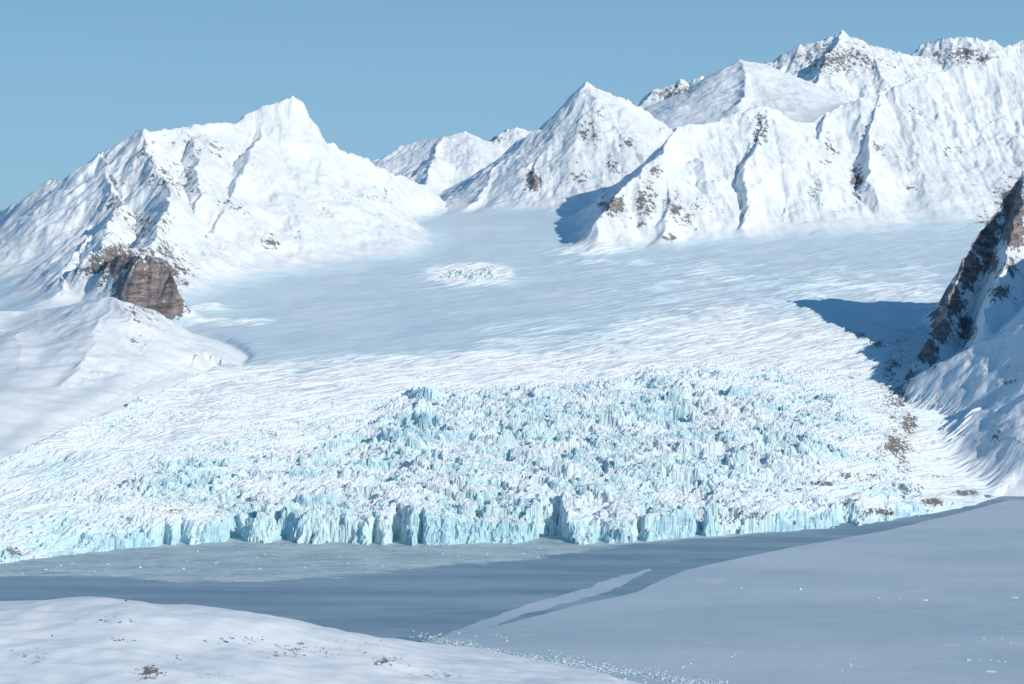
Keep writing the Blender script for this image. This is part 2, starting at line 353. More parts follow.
# ------------------------------------------------------------------ masks for the materials
# rock: patches known from the photograph, sharpened by steepness
rk = blobs(PX, row, [
 (150, 286, 1.08, 44, 40), (168, 303, 1.1, 20, 22), (118, 262, 1.05, 28, 18), (92, 268, .62, 22, 13), (150, 225, .46, 30, 22), (170, 180, .42, 34, 26), (200, 190, .5, 12, 9), (138, 343, .88, 15, 9),
 (235, 205, .55, 16, 8), (270, 242, .7, 13, 9), (295, 236, .55, 8, 6), (118, 180, .5, 12, 9), (135, 150, .4, 26, 16), (110, 205, .45, 16, 20), (360, 195, .35, 40, 12), (330, 215, .35, 16, 9), (215, 150, .36, 50, 16),
 (531, 181, 1.0, 11, 11), (580, 178, .85, 15, 9), (612, 165, .65, 12, 16), (628, 143, .75, 12, 6), (590, 130, .5, 14, 26), (545, 131, .5, 8, 4), (598, 115, .45, 12, 16), (560, 155, .3, 30, 25), (445, 208, .5, 6, 5),
 (645, 200, .58, 14, 26), (675, 205, .6, 12, 20), (668, 240, .66, 11, 7), (612, 205, .75, 18, 14), (690, 225, .4, 14, 14), (700, 205, .38, 20, 16), (655, 172, .6, 10, 12),
 (760, 130, .55, 12, 20), (830, 150, .48, 10, 22), (857, 180, .85, 8, 14), (858, 198, .5, 6, 6), (912, 187, .65, 9, 5), (815, 190, .55, 8, 16), (820, 220, .5, 9, 6), (880, 148, .42, 14, 10), (915, 110, .36, 16, 14), (905, 160, .35, 20, 14), (950, 150, .34, 18, 18),
 (1012, 200, 1.05, 24, 26), (982, 232, 1.1, 18, 24), (1015, 232, 1.0, 16, 20), (966, 268, 1.1, 16, 24), (952, 300, 1.05, 14, 20), (940, 325, 1.0, 14, 20), (990, 262, .8, 12, 18), (965, 330, .8, 12, 20), (925, 352, 1.0, 14, 16), (908, 376, .95, 10, 12), (1000, 292, .6, 16, 12), (1012, 265, .6, 10, 16),
 (840, 60, .6, 60, 20), (960, 55, .62, 45, 12), (680, 95, .62, 40, 14), (500, 140, .5, 30, 12), (465, 150, .3, 40, 16), (1010, 380, .35, 18, 20), (985, 425, .34, 30, 20)])
steep = sst(.55, 1.25, slope)
rkn = fbm(X / 45, Y / 45, 4, 700) * .5 + fbm(X / 150, Y / 150, 2, 710) * .35
rock = np.where(rk > .9, rk, rk * (.62 + .6 * steep) + rkn * .42 * (rk > .05)) * sst(-.15, .3, mount + rk * .2)
rock = np.where(mount > .1, rock + .10 * steep * (own != HILL) + rkn * .10 * steep, 0)
# lateral moraine debris on the glacier's right edge and snout
deb = blobs(PX, row, [(893, 365, .8, 14, 14), (902, 395, .85, 14, 18), (908, 425, .95, 12, 16), (898, 447, 1., 18, 14), (903, 465, .85, 10, 9), (878, 345, .7, 14, 8), (862, 335, .6, 16, 10), (885, 385, .6, 16, 16), (882, 455, .65, 14, 16),
  (860, 476, .95, 26, 3.5), (825, 484, 1., 22, 3.5), (795, 490, .85, 26, 4), (880, 512, .95, 28, 5), (930, 502, .95, 26, 5), (890, 405, .6, 26, 26), (845, 330, .5, 20, 6), (965, 493, 1., 18, 4), (988, 496, .9, 9, 3), (850, 500, .75, 20, 6), (745, 516, .7, 40, 12), (935, 476, .75, 22, 4), (905, 488, .6, 40, 8),
  (8, 552, .75, 22, 7), (180, 506, .6, 34, 12), (100, 540, .45, 40, 8), (250, 500, .45, 30, 10)])
deb = np.maximum(deb * (.98 + .9 * fbm(X / 70, Y / 130, 3, 735)), .78 * np.exp(-((_side2 + 14) / 15)**2) * sst(325, 345, row0) * (1 - sst(462, 485, row0)) * (.8 + .9 * fbm(X / 50, Y / 120, 3, 736)))
deb = deb * ((mount < .6) | (PX > 700)) * (s > -60)
# blue ice: steep faces and broad patches; cracks and hollows bluer, partly painted shade
hb = z.copy()
for ax in (0, 1):
    for _ in range(3):
        hb = (np.roll(hb, 3, ax) + hb + np.roll(hb, -3, ax)) / 3
INS = np.full(z.shape, -1e3, F4); INS[g] = insb; insc = INS[:-1, :-1]
t1 = np.zeros(xg.shape, np.int32); t1[hv] = (r1 * 1e6).astype(np.int32); CID = np.zeros(z.shape, np.int32); CID[g] = t1; cid = CID[:-1, :-1]
cav = np.clip((hb - z) / 7, -1, 1)
bl = np.zeros(z.shape, F4)
patch = fbm(X / 170, Y / 170, 3, 720)
cr = np.zeros(z.shape, F4); cr[g] = crack
sevn = sst(.05, .7, sev)
bl = (.60 * sst(.55, 2.0, slope) + .25 * np.clip(cav, 0, 1) + .2 * cr) * sst(.05, .35, sev) * (.85 + .9 * patch) + sevn * (.08 + .35 * np.clip(patch, -.4, 1))
bl += sst(80, 0, s) * sst(.15, .4, sev) * .35 + blobs(PX, row, [(60, 535, .55, 60, 18), (130, 540, .5, 50, 12), (60, 470, .45, 40, 14), (190, 465, .3, 60, 20), (430, 535, .4, 60, 16)]) * sst(.05, .2, sev + .1)
bl += (.30 - .24 * sst(.06, .3, sev)) + .12 * fbm(X / 500, Y / 500, 2, 730)
bl = bl * (1 - sst(0, .5, mount)) 
MASK = np.stack([np.clip(rock, 0, 1.3), np.clip(bl, 0, 1), np.clip(deb, 0, 1), np.clip(sev, 0, 1)], -1).astype(F4)
log('masks')

# ------------------------------------------------------------------ mesh output
def tag(o, label=None, cat=None, group=None, kind=None):
    if label: o['label'] = label
    if cat: o['category'] = cat
    if group: o['group'] = group
    if kind: o['kind'] = kind
    return o
def link(name, me, mat=None, parent=None):
    o = bpy.data.objects.new(name, me); bpy.context.scene.collection.objects.link(o)
    if mat: me.materials.append(mat)
    if parent: o.parent = parent
    return o
jm = (sst(.25, .6, sev) * sst(.4, 1.2, slope) * (mount < .3)).astype(F4)
jx = fbm((X + z * .8) / 17, (Y - z * .6) / 17, 3, 740) * 6.5 * jm; jy = fbm((X - z * .7) / 15, (Y + z) / 15, 3, 745) * 5.5 * jm
VERT = np.stack([X + jx, Y + jy, z], -1).astype(F4)
NI, NJ = z.shape
def grid_mesh(name, cellmask, VERT=VERT, NRM=NRM, MASK=MASK, smooth=True):
    NI, NJ = VERT.shape[:2]
    ii, jj = np.nonzero(cellmask)
    a = ii * NJ + jj; quads = np.stack([a, a + NJ, a + NJ + 1, a + 1], -1)
    used = np.zeros(NI * NJ, bool); used[quads.ravel()] = True
    idx = np.cumsum(used) - 1
    q = idx[quads].astype(np.int32)
    me = bpy.data.meshes.new(name)
    v = VERT.reshape(-1, 3)[used]
    me.vertices.add(len(v)); me.vertices.foreach_set('co', v.ravel())
    me.loops.add(q.size); me.loops.foreach_set('vertex_index', q.ravel())
    me.polygons.add(len(q)); me.polygons.foreach_set('loop_start', np.arange(0, q.size, 4, dtype=np.int32))
    if smooth: me.polygons.foreach_set('use_smooth', np.ones(len(q), bool))
    else: me.polygons.foreach_set('use_smooth', np.zeros(len(q), bool))
    at = me.attributes.new('mask', 'FLOAT_COLOR', 'POINT'); at.data.foreach_set('color', MASK.reshape(-1, 4)[used].ravel())
    me.update(calc_edges=True)
    if smooth and NRM is not None:
        try:
            an = me.attributes.new('custom_normal', 'FLOAT_VECTOR', 'POINT'); an.data.foreach_set('vector', NRM.reshape(-1, 3)[used].astype(F4).ravel())
        except Exception as e: print('normals', e)
    return me

# ------------------------------------------------------------------ materials
def nodes(name):
    m = bpy.data.materials.new(name); m.use_nodes = True; nt = m.node_tree
    b = nt.nodes['Principled BSDF']; return m, nt, b
def N(nt, t, **kw):
    n = nt.nodes.new(t)
    for k, v in kw.items():
        if k in n.inputs: n.inputs[k].default_value = v
        else: setattr(n, k, v)
    return n
def mixc(nt, fac, a, b):
    n = nt.nodes.new('ShaderNodeMix'); n.data_type = 'RGBA'
    for sock, val in ((n.inputs[0], fac), (n.inputs[6], a), (n.inputs[7], b)):
        if isinstance(val, bpy.types.NodeSocket): nt.links.new(val, sock)
        elif isinstance(val, (int, float)): sock.default_value = val
        else: sock.default_value = (*val, 1)
    return n.outputs[2]
def mth(nt, op, a, b=None, c=None, clamp=False):
    n = nt.nodes.new('ShaderNodeMath'); n.operation = op; n.use_clamp = clamp
    for sock, val in zip(n.inputs, (a, b, c)):
        if val is None: continue
        if isinstance(val, bpy.types.NodeSocket): nt.links.new(val, sock)
        else: sock.default_value = val
    return n.outputs[0]
def mr(nt, v, a, b, c=0., d=1.):
    n = nt.nodes.new('ShaderNodeMapRange'); n.interpolation_type = 'SMOOTHSTEP'
    nt.links.new(v, n.inputs[0])
    for i, k in enumerate((a, b, c, d)): n.inputs[i + 1].default_value = k
    return n.outputs[0]
def noise(nt, vec, scale, detail=5, rough=.55):
    n = N(nt, 'ShaderNodeTexNoise'); n.inputs['Scale'].default_value = scale; n.inputs['Detail'].default_value = detail; n.inputs['Roughness'].default_value = rough
    if vec is not None: nt.links.new(vec, n.inputs['Vector'])
    return n.outputs['Fac']
def mapping(nt, vec, rot=(0, 0, 0), scale=(1, 1, 1)):
    n = N(nt, 'ShaderNodeMapping'); n.inputs['Rotation'].default_value = rot; n.inputs['Scale'].default_value = scale
    nt.links.new(vec, n.inputs['Vector']); return n.outputs[0]
SNOW = (.86, .88, .885)
def land_material():
    m, nt, b = nodes('snow rock and ice')
    L = nt.links.new
    pos = N(nt, 'ShaderNodeNewGeometry').outputs['Position']
    at = N(nt, 'ShaderNodeAttribute'); at.attribute_name = 'mask'
    sep = N(nt, 'ShaderNodeSeparateColor'); L(at.outputs['Color'], sep.inputs[0])
    rockA, blueA, debA, sevA = sep.outputs[0], sep.outputs[1], sep.outputs[2], at.outputs['Alpha']
    n1 = noise(nt, pos, .035, 6, .62); n2 = noise(nt, pos, .16, 4, .6); n3 = noise(nt, pos, .006, 4, .5)
    # rock
    rm = mth(nt, 'ADD', rockA, mth(nt, 'MULTIPLY', mth(nt, 'SUBTRACT', n1, .5), 2.2))
    rm = mth(nt, 'ADD', rm, mth(nt, 'MULTIPLY', mth(nt, 'SUBTRACT', n2, .5), 1.3))
    rf = mr(nt, rm, .62, .80)
    rp = mapping(nt, pos, (0, 0, 0), (.012, .012, .06))
    rn = noise(nt, rp, 1., 8, .68); rn2 = noise(nt, pos, .05, 6, .7)
    rc = mixc(nt, mr(nt, rn, .35, .66), (.12, .10, .10), (.44, .355, .33))
    rc = mixc(nt, mr(nt, rn2, .52, .75), rc, (.46, .41, .39))
    rc = mixc(nt, mr(nt, rockA, .9, 1.05), mixc(nt, rn2, (.12, .12, .13), (.30, .29, .29)), rc)
    # snow, faintly uneven
    sc = mixc(nt, mr(nt, n3, .3, .7), SNOW, (.81, .85, .87))
    sc = mixc(nt, mth(nt, 'MULTIPLY', mr(nt, blueA, .08, .36), mth(nt, 'SUBTRACT', 1., mr(nt, sevA, .06, .3, 0, .68))), sc, (.665, .80, .855))
    # glacier ice
    ip = mapping(nt, pos, (0, 0, 0), (.035, .035, .05))
    inn = noise(nt, ip, 1.4, 5, .6)
    bf = mth(nt, 'ADD', blueA, mth(nt, 'MULTIPLY', mth(nt, 'SUBTRACT', inn, .5), .5))
    bfac = mr(nt, bf, .18, 1.35)
    ice = mixc(nt, mr(nt, noise(nt, pos, .02, 3, .5), .35, .65), (.50, .78, .795), (.66, .87, .865))
    ice = mixc(nt, mr(nt, bf, .85, 1.15), ice, (.30, .57, .72))  # deep-ice blue that also paints shade into the hollows
    c = mixc(nt, bfac, sc, ice)
    # grit
    dn = mth(nt, 'ADD', debA, mth(nt, 'MULTIPLY', mth(nt, 'SUBTRACT', noise(nt, pos, .11, 6, .75), .5), 3.4))
    dfac = mr(nt, dn, .74, .98)
    c = mixc(nt, dfac, c, mixc(nt, n2, (.16, .14, .13), (.34, .29, .26)))
    c = mixc(nt, rf, c, rc)
    L(c, b.inputs['Base Color'])
    b.inputs['Roughness'].default_value = .75
    b.inputs['Specular IOR Level'].default_value = .18
    # relief below the size of the mesh
    bn = N(nt, 'ShaderNodeBump'); bn.inputs['Strength'].default_value = 1.; bn.inputs['Distance'].default_value = 1.
    wind = noise(nt, mapping(nt, pos, (0, 0, -.45), (.012, .07, .03)), 1., 5, .55)
    hgt = mth(nt, 'MULTIPLY', wind, 1.1)
    hgt = mth(nt, 'ADD', hgt, mth(nt, 'MULTIPLY', mth(nt, 'MULTIPLY', noise(nt, pos, .12, 6, .65), 4.5), mth(nt, 'ADD', rf, dfac)))
    hgt = mth(nt, 'ADD', hgt, mth(nt, 'MULTIPLY', mth(nt, 'MULTIPLY', noise(nt, pos, .10, 6, .65), 4.), sevA))
    tnz = N(nt, 'ShaderNodeSeparateXYZ'); L(N(nt, 'ShaderNodeNewGeometry').outputs['True Normal'], tnz.inputs[0])
    crag = mth(nt, 'MULTIPLY', mr(nt, tnz.outputs[2], .93, .72), mr(nt, noise(nt, pos, .0035, 3, .6), .42, .62))
    notice = mth(nt, 'SUBTRACT', 1., mr(nt, sevA, .05, .2))
    crag = mth(nt, 'MULTIPLY', crag, notice)
    fl = mapping(nt, pos, (0, 0, 0), (.03, .03, .012))
    hgt = mth(nt, 'ADD', hgt, mth(nt, 'MULTIPLY', mth(nt, 'MULTIPLY', noise(nt, fl, 1., 7, .68), 15.), crag))
    L(hgt, bn.inputs['Height']); L(bn.outputs[0], b.inputs['Normal'])
    return m
LAND = land_material()

# ------------------------------------------------------------------ split the land into its mountains and the glacier
co = own[:-1, :-1]
sc_ = s[:-1, :-1]; zc = z[:-1, :-1]
zmaxc = np.maximum(np.maximum(z[:-1, :-1], z[1:, :-1]), np.maximum(z[:-1, 1:], z[1:, 1:]))
sea = (zmaxc < -1)
defs = [
 (LEFT, 'mountain', 'long snowy mountain on the left with a sharp summit and a brown rock buttress at its foot'),
 (HILL, 'snow_hill', 'low rounded snow hill below the brown rock buttress, beside the glacier margin'),
 (PYR, 'mountain', 'white pyramid shaped peak in the middle of the skyline'),
 (BACKL, 'mountain', 'low distant snowy range behind the saddle, left of the pyramid peak'),
 (RIGHT, 'mountain', 'broad white mountain wall with spurs and scattered rocks, behind the upper glacier'),
 (DOME, 'mountain', 'smooth snow dome rising behind the broad mountain wall'),
 (FAR1, 'mountain', 'small jagged distant peaks showing between the pyramid peak and the snow dome'),
 (FAR2, 'mountain', 'highest rocky summit on the skyline, behind the smooth snow dome'),
 (FAR3, 'mountain', 'distant serrated crest right of the highest rocky summit'),
 (CLIFF, 'mountain', 'steep dark rock ridge with shaded snow slopes at the right edge of the glacier'),
]
rkc = rk[:-1, :-1]; debc = deb[:-1, :-1]
for oid, name, label in defs:
    cm = (co == oid) & ~sea
    if not cm.any(): continue
    rc_ = cm & (rkc > .9) if oid in (LEFT, CLIFF) else cm & False
    o = link(name, grid_mesh(name, cm & ~rc_), LAND); tag(o, label, 'mountain' if name == 'mountain' else 'hill', kind='structure')
    if rc_.any():
        c_ = link('rock_face', grid_mesh('rock_face', rc_), LAND, o); c_['label'] = 'brown rock buttress at the foot of the mountain' if oid == LEFT else 'dark brown rock crest half in shadow'
gm = (co == GLA) & ~sea
ser = (sev[:-1, :-1] > .30) & (sc_ < 3000)
mor = (debc > .62) & gm
tw = gm & ser & (insc > -5) & (insc < 46) & (PX[:-1, :-1] > 100) & (PX[:-1, :-1] < 860) & ~mor
gl_o = link('glacier', grid_mesh('glacier', gm & ~ser & ~mor), LAND)
tag(gl_o, 'wide glacier flowing down between the mountains, its lower end broken and pale blue', 'glacier', kind='structure')
keys, cnt = np.unique(cid[tw], return_counts=True)
keys = [k for k, c in sorted(zip(keys, cnt), key=lambda q: -q[1]) if c > 60][:95]
done = np.zeros(tw.shape, bool)
for k in keys:
    mk = tw & (cid == k)
    link('ice_tower', grid_mesh('ice_tower', mk, smooth=False), LAND, gl_o); done |= mk
link('serac_field', grid_mesh('serac_field', gm & ser & ~mor & ~done, smooth=False), LAND, gl_o)
link('moraine', grid_mesh('moraine', mor), LAND, gl_o)['label'] = 'brown debris scattered on the ice edge'
print('towers', len(keys))
log('land meshes')

# ------------------------------------------------------------------ fjord ice: one sheet, three kinds of surface
def sea_material():
    m, nt, b = nodes('fjord ice'); L = nt.links.new
    pos = N(nt, 'ShaderNodeNewGeometry').outputs['Position']
    at = N(nt, 'ShaderNodeAttribute'); at.attribute_name = 'mask'
    sep = N(nt, 'ShaderNodeSeparateColor'); L(at.outputs['Color'], sep.inputs[0])
    n_big = noise(nt, mapping(nt, pos, (0, 0, -.3), (.0018, .004, 1)), 1., 6, .6)
    n_str = noise(nt, mapping(nt, pos, (0, 0, .12), (.0024, .014, 1)), 1., 7, .62)
    n_mid = noise(nt, mapping(nt, pos, (0, 0, .08), (.010, .022, 1)), 1., 7, .68)
    n_fin = noise(nt, mapping(nt, pos, (0, 0, 0), (.05, .10, 1)), 1., 6, .7)
    base_ = mixc(nt, mr(nt, n_big, .3, .7), (.455, .56, .62), (.60, .68, .715))
    base_ = mixc(nt, mr(nt, n_mid, .58, .78), base_, (.66, .72, .745))
    dark_ = mixc(nt, mr(nt, n_str, .32, .7), (.205, .32, .40), (.35, .46, .525))  # darker blue-grey tone of the band, streaked
    dark_ = mixc(nt, mr(nt, n_mid, .60, .75, 0, .55), dark_, (.50, .60, .64))
    brash = mixc(nt, mr(nt, n_mid, .35, .65), (.40, .515, .545), (.62, .71, .715))
    brash = mixc(nt, mr(nt, n_fin, .52, .66), brash, (.72, .82, .82))
    brash = mixc(nt, mr(nt, n_fin, .42, .30, 0, .6), brash, (.30, .46, .50))
    def edge(sig, amp, w):   # sig 0.5 = boundary
        v_ = mth(nt, 'ADD', sig, mth(nt, 'MULTIPLY', mth(nt, 'SUBTRACT', n_mid, .5), amp)); return mr(nt, v_, .5 - w, .5 + w)
    c = mixc(nt, edge(sep.outputs[0], .25, .02), base_, dark_)
    c = mixc(nt, edge(sep.outputs[1], 1.3, .13), c, brash)
    c = mixc(nt, edge(sep.outputs[2], .5, .06), c, base_)
    L(c, b.inputs['Base Color']); b.inputs['Roughness'].default_value = .62; b.inputs['Specular IOR Level'].default_value = .2
    bn = N(nt, 'ShaderNodeBump'); bn.inputs['Strength'].default_value = 1; bn.inputs['Distance'].default_value = 1.
    h_ = mth(nt, 'MULTIPLY', noise(nt, mapping(nt, pos, (0, 0, -.25), (.02, .06, 1)), 1., 6, .62), 1.5)
    h_ = mth(nt, 'ADD', h_, mth(nt, 'MULTIPLY', mth(nt, 'MULTIPLY', n_fin, 3.2), sep.outputs[1]))
    L(h_, bn.inputs['Height']); L(bn.outputs[0], b.inputs['Normal'])
    return m
M_SEA = sea_material()
sc_c = np.concatenate([np.arange(-260, -24, 6), np.arange(-24, 1048, 1.5), np.arange(1048, 1300, 6)])
sD = SEA(np.arange(705, 486, -.8))
sPX = np.repeat(sc_c[:, None], len(sD), 1); sY = np.repeat(sD[None, :], len(sc_c), 0); sX = (sPX - CX) / FOC * sY
# boundaries of the surfaces as depth along each bearing
dk_px = [-260, 0, 200, 380, 430, 470, 522, 580, 638, 660, 686, 745, 800, 890, 960, 1010]; dk_row = [690, 680, 660, 650, 641, 633, 620, 605, 592, 581, 570, 557, 546, 530, 513, 500]
br_px = [-260, 0, 60, 120, 190, 240, 300, 380, 430, 500, 545, 600, 660, 740, 800, 880, 930, 960, 1000, 1300]; br_row = [580, 576, 574, 576, 582, 583, 580, 572, 566, 562, 557, 548, 543, 535, 526, 517, 507, 499, 488, 480]
wob = fbm(sX / 70, sY / 70, 4, 805) * 9
dD = sY - (SEA(np.interp(sPX, dk_px, dk_row)) + wob)
bD = sY - (SEA(np.interp(sPX, br_px, br_row)) + fbm(sX / 260, sY / 120, 4, 806) * 45)
ms_u = np.interp(sPX, [440, 473, 516, 545, 589, 612, 648, 655], [637, 624, 609, 600, 588, 578, 570, 569]); ms_l = np.interp(sPX, [440, 482, 520, 560, 602, 628, 648, 655], [639, 630, 616, 605, 594, 583, 571, 569])
rowS = HORIZON + CAMZ * FOC / sY
st_ = np.minimum(rowS - ms_u, ms_l - rowS) + fbm(sX / 60, sY / 60, 3, 807) * 2.
st_ = np.where((sPX > 440) & (sPX < 652), st_, -9)
mD = np.clip(.5 + dD / 60, 0, 1); mB = np.clip(.5 + bD / 150, 0, 1); mS = np.clip(.5 + st_ / 8, 0, 1)
sM = np.stack([mD, mB, mS, mD * 0 + 1], -1).astype(F4)
sV = np.stack([sX, sY, sX * 0 + .3], -1).astype(F4)
bc, dc = (mB > .5)[:-1, :-1], (mD > .5)[:-1, :-1]
oth = ~bc & ~dc | (mS > .5)[:-1, :-1] & ~bc
def sea_part(name, cm, label, cat):
    tag(link(name, grid_mesh(name, cm, sV, None, sM), M_SEA), label, cat, kind='structure')
me = bpy.data.meshes.new('sea_ice'); me.from_pydata([(-60000, -3000, -.4), (60000, -3000, -.4), (60000, 90000, -.4), (-60000, 90000, -.4)], [], [(0, 1, 2, 3)])
wide = link('sea_ice', me, M_SEA); tag(wide, 'frozen sea stretching away beyond the bay', 'sea ice', kind='structure')
sea_part('snowy_ice', oth, 'flat pale snow covered fjord ice filling the lower right, with a thin tongue into the dark ice', 'sea ice')
sea_part('dark_ice', dc & ~bc & ~oth, 'darker band of fjord ice between the glacier front and the pale snowy ice', 'sea ice')
sea_part('brash_ice', bc, 'band of rough frozen brash ice along the foot of the glacier front', 'brash ice')

# ------------------------------------------------------------------ near hill, bottom left
hill_pts = [P(*q) for q in [(-300, 640, 2450), (-100, 616, 2550), (0, 610, 2600), (60, 598, 2640), (110, 596, 2660), (150, 599, 2680), (220, 605, 2710), (300, 618, 2750), (380, 636, 2780), (430, 648, 2810),
  (0, 650, 2430), (100, 640, 2480), (200, 650, 2490), (300, 660, 2510), (400, 672, 2540), (0, 700, 2240), (150, 700, 2260), (300, 700, 2320), (430, 700, 2410), (-200, 720, 2150)]]
hill_pts += [(P(px, r, SEA(r))[0], SEA(r), 0.) for px, r in [(455, 645), (520, 658), (600, 672), (660, 686), (700, 700)]]
hill_pts += [(P(px, 600, D)[0], D, -60.) for px, D in [(-200, 3100), (0, 3100), (150, 3080), (300, 3050), (420, 3050), (520, 3050), (650, 2900), (760, 2700), (900, 2500)]]
hill = TPS(hill_pts, .005)
hc = np.arange(-300, 800, 1.5); hD = np.arange(1950, 3150, 4.)
hX = ((hc - CX) / FOC)[:, None] * hD[None, :]; hY = np.repeat(hD[None, :], len(hc), 0); hPX = np.repeat(hc[:, None], len(hD), 1)
hz = hill(hX, hY) + fbm(hX / 260, hY / 200, 4, 900) * 12 + fbm(hX / 90, hY / 45, 3, 905) * 1.6 + (ridged(hX / 190 + hY / 400, hY / 70, 3, 910)) * 1.4 + fbm(hX / 110, hY / 90, 3, 912) * 4
hz = np.where(hz < 6, hz * .4 + .0, hz - 3.6).astype(F4)
gi = np.gradient(hz, axis=0) / np.gradient(hc)[:, None] * FOC / hY; gj = np.gradient(hz, axis=1) / 4. - gi * ((hc - CX) / FOC)[:, None]
hn = 1 / np.sqrt(1 + gi**2 + gj**2); hN = np.stack([-gi * hn, -gj * hn, hn], -1)
hrow = HORIZON + (CAMZ - hz) * FOC / hY
hd = blobs(hPX, hrow, [(150, 672, .8, 18, 10), (172, 658, .5, 22, 5), (215, 675, .5, 16, 4), (385, 662, .7, 18, 7), (365, 652, .48, 14, 5), (255, 637, .45, 14, 3), (350, 628, .45, 16, 4), (125, 640, .4, 20, 5), (410, 665, .45, 12, 4), (300, 650, .5, 70, 12), (230, 640, .5, 60, 7), (30, 655, .5, 26, 10), (110, 620, .46, 60, 5), (440, 675, .5, 50, 6)])
hM = np.stack([hd * 0, hd * 0, hd * 1.15, hd * 0 + .12], -1).astype(F4)
hm = (np.maximum(hz[:-1, :-1], hz[1:, 1:]) > -1)
tag(link('snow_hill', grid_mesh('snow_hill', hm, np.stack([hX, hY, hz], -1).astype(F4), hN, hM), LAND), 'wind scoured snow hill with gravel patches on the near shore, below the dark ice', 'hill', kind='structure')
log('near hill')

# ------------------------------------------------------------------ loose ice and stones
import bmesh
def simple_mat(name, c1, c2, sc, rough=.7):
    m, nt, b = nodes(name); pos = N(nt, 'ShaderNodeTexCoord').outputs['Object']
    nt.links.new(mixc(nt, mr(nt, noise(nt, pos, sc, 5, .6), .35, .65), c1, c2), b.inputs['Base Color']); b.inputs['Roughness'].default_value = rough
    bn = N(nt, 'ShaderNodeBump'); bn.inputs['Distance'].default_value = .4; nt.links.new(noise(nt, pos, sc * 3, 5, .6), bn.inputs['Height']); nt.links.new(bn.outputs[0], b.inputs['Normal'])
    return m
M_BLOCK = simple_mat('broken ice', (.80, .84, .86), (.60, .74, .79), .4)
M_STONE = simple_mat('dark stone', (.09, .08, .08), (.22, .19, .17), .6)
def lump_mesh(name, seed, w, d, h, mat, n=22):
    """an angular block: the hull of scattered points, flat on its underside"""
    q = random.Random(seed); bm = bmesh.new()
    for _ in range(n):
        a = q.uniform(0, 2 * math.pi); e = q.uniform(0, 1); rr = (1 - .45 * e) * q.uniform(.72, 1)
        bm.verts.new((math.cos(a) * rr * w / 2, math.sin(a) * rr * d / 2, -.25 * h + e * h * 1.25))
    bmesh.ops.convex_hull(bm, input=list(bm.verts)); 
    loose = [v for v in bm.verts if not v.link_faces]; bmesh.ops.delete(bm, geom=loose, context='VERTS')
    bmesh.ops.bevel(bm, geom=list(bm.edges), offset=min(w, d, h) * .04, segments=1, affect='EDGES')
    me = bpy.data.meshes.new(name); bm.to_mesh(me); bm.free(); me.materials.append(mat); return me
def put(name, me, x, y, zz_, rot, sc, label, cat, group=None):
    o = bpy.data.objects.new(name, me); bpy.context.scene.collection.objects.link(o)
    o.location = (x, y, zz_); o.rotation_euler = (0, 0, rot); o.scale = sc; return tag(o, label, cat, group)
ICE = [lump_mesh('ice_block', 40 + k, 1, 1, .34, M_BLOCK) for k in range(8)]
STN = [lump_mesh('boulder', 80 + k, 1, .8, .7, M_STONE) for k in range(5)]
def sea_put(px, row, w, d, h, label, group=None, name='ice_block', cat='ice block'):
    D = SEA(row); x = (px - CX) / FOC * D
    return put(name, rng.choice(ICE), x, D, .02, rng.uniform(-.3, .3), (w, d, h * 3), label, cat, group)
own_labels = [
 (800, 589.5, 10, 9, 3.2, 'bright white ice block alone on the pale fjord ice, far from shore'),
 (741, 588.0, 7, 9, 1.6, 'small faint ice block left of the bright lone one on the pale fjord ice'),
 (925, 600.5, 17, 10, 2.2, 'flat white ice block with a smaller bump, right of the bright lone one'),
 (1014, 598, 22, 8, 1.8, 'low flat ice slab at the right edge of the fjord ice'),
 (968, 660.5, 8, 7, 2.4, 'greenish shadowed ice block heading the short line of blocks near the bottom right'),
 (990, 672, 26, 9, 2.4, 'long low ice slab lowest at the bottom right of the fjord ice'),
 (140, 568, 9, 9, 3.0, 'white ice lump on the brash ice below the left part of the glacier front'),
]
for px, row, w_, d_, h_, lb in own_labels: sea_put(px, row, w_, d_, h_, lb)
G1 = 'ice blocks frozen into the fjord off the near shore'
L1 = 'small white ice block frozen into the pale fjord ice off the near shore'
for cxp, cyp, sx_, sy_, n_ in [(575, 657, 26, 5, 14), (540, 652, 24, 4, 9), (660, 669, 26, 5, 18), (700, 664, 24, 4, 10), (735, 656, 16, 3, 5), (850, 667, 14, 4, 8), (985, 660, 16, 2.5, 8), (500, 640, 30, 5, 12), (452, 634, 16, 3, 9), (640, 678, 30, 4, 16), (1000, 640, 20, 3, 5), (900, 598, 40, 2.5, 6), (460, 652, 20, 3, 8)]:
    for _ in range(max(3, int(n_ * .65))):
        sc_b = rng.uniform(.4, 1.15)
        sea_put(cxp + rng.gauss(0, sx_ * .6), min(683, cyp + rng.gauss(0, sy_ * .6)), 7 * sc_b, 6 * sc_b, 1.6 * sc_b, L1, G1)
G2 = 'ice blocks on the brash ice below the glacier front'
L2 = 'small ice block lying on the frozen brash below the glacier front'
for _ in range(40):
    px = rng.uniform(20, 640); t_ = rng.random() ** 1.5
    row_ = np.interp(px, [0, 200, 400, 640], [568, 551, 551, 546]) + t_ * 16 * np.interp(px, [0, 300, 640], [.6, 1.4, .3])
    sc_b = rng.uniform(.5, 1.5)
    sea_put(px, row_, 6 * sc_b, 6 * sc_b, 1.6 * sc_b, L2, G2)
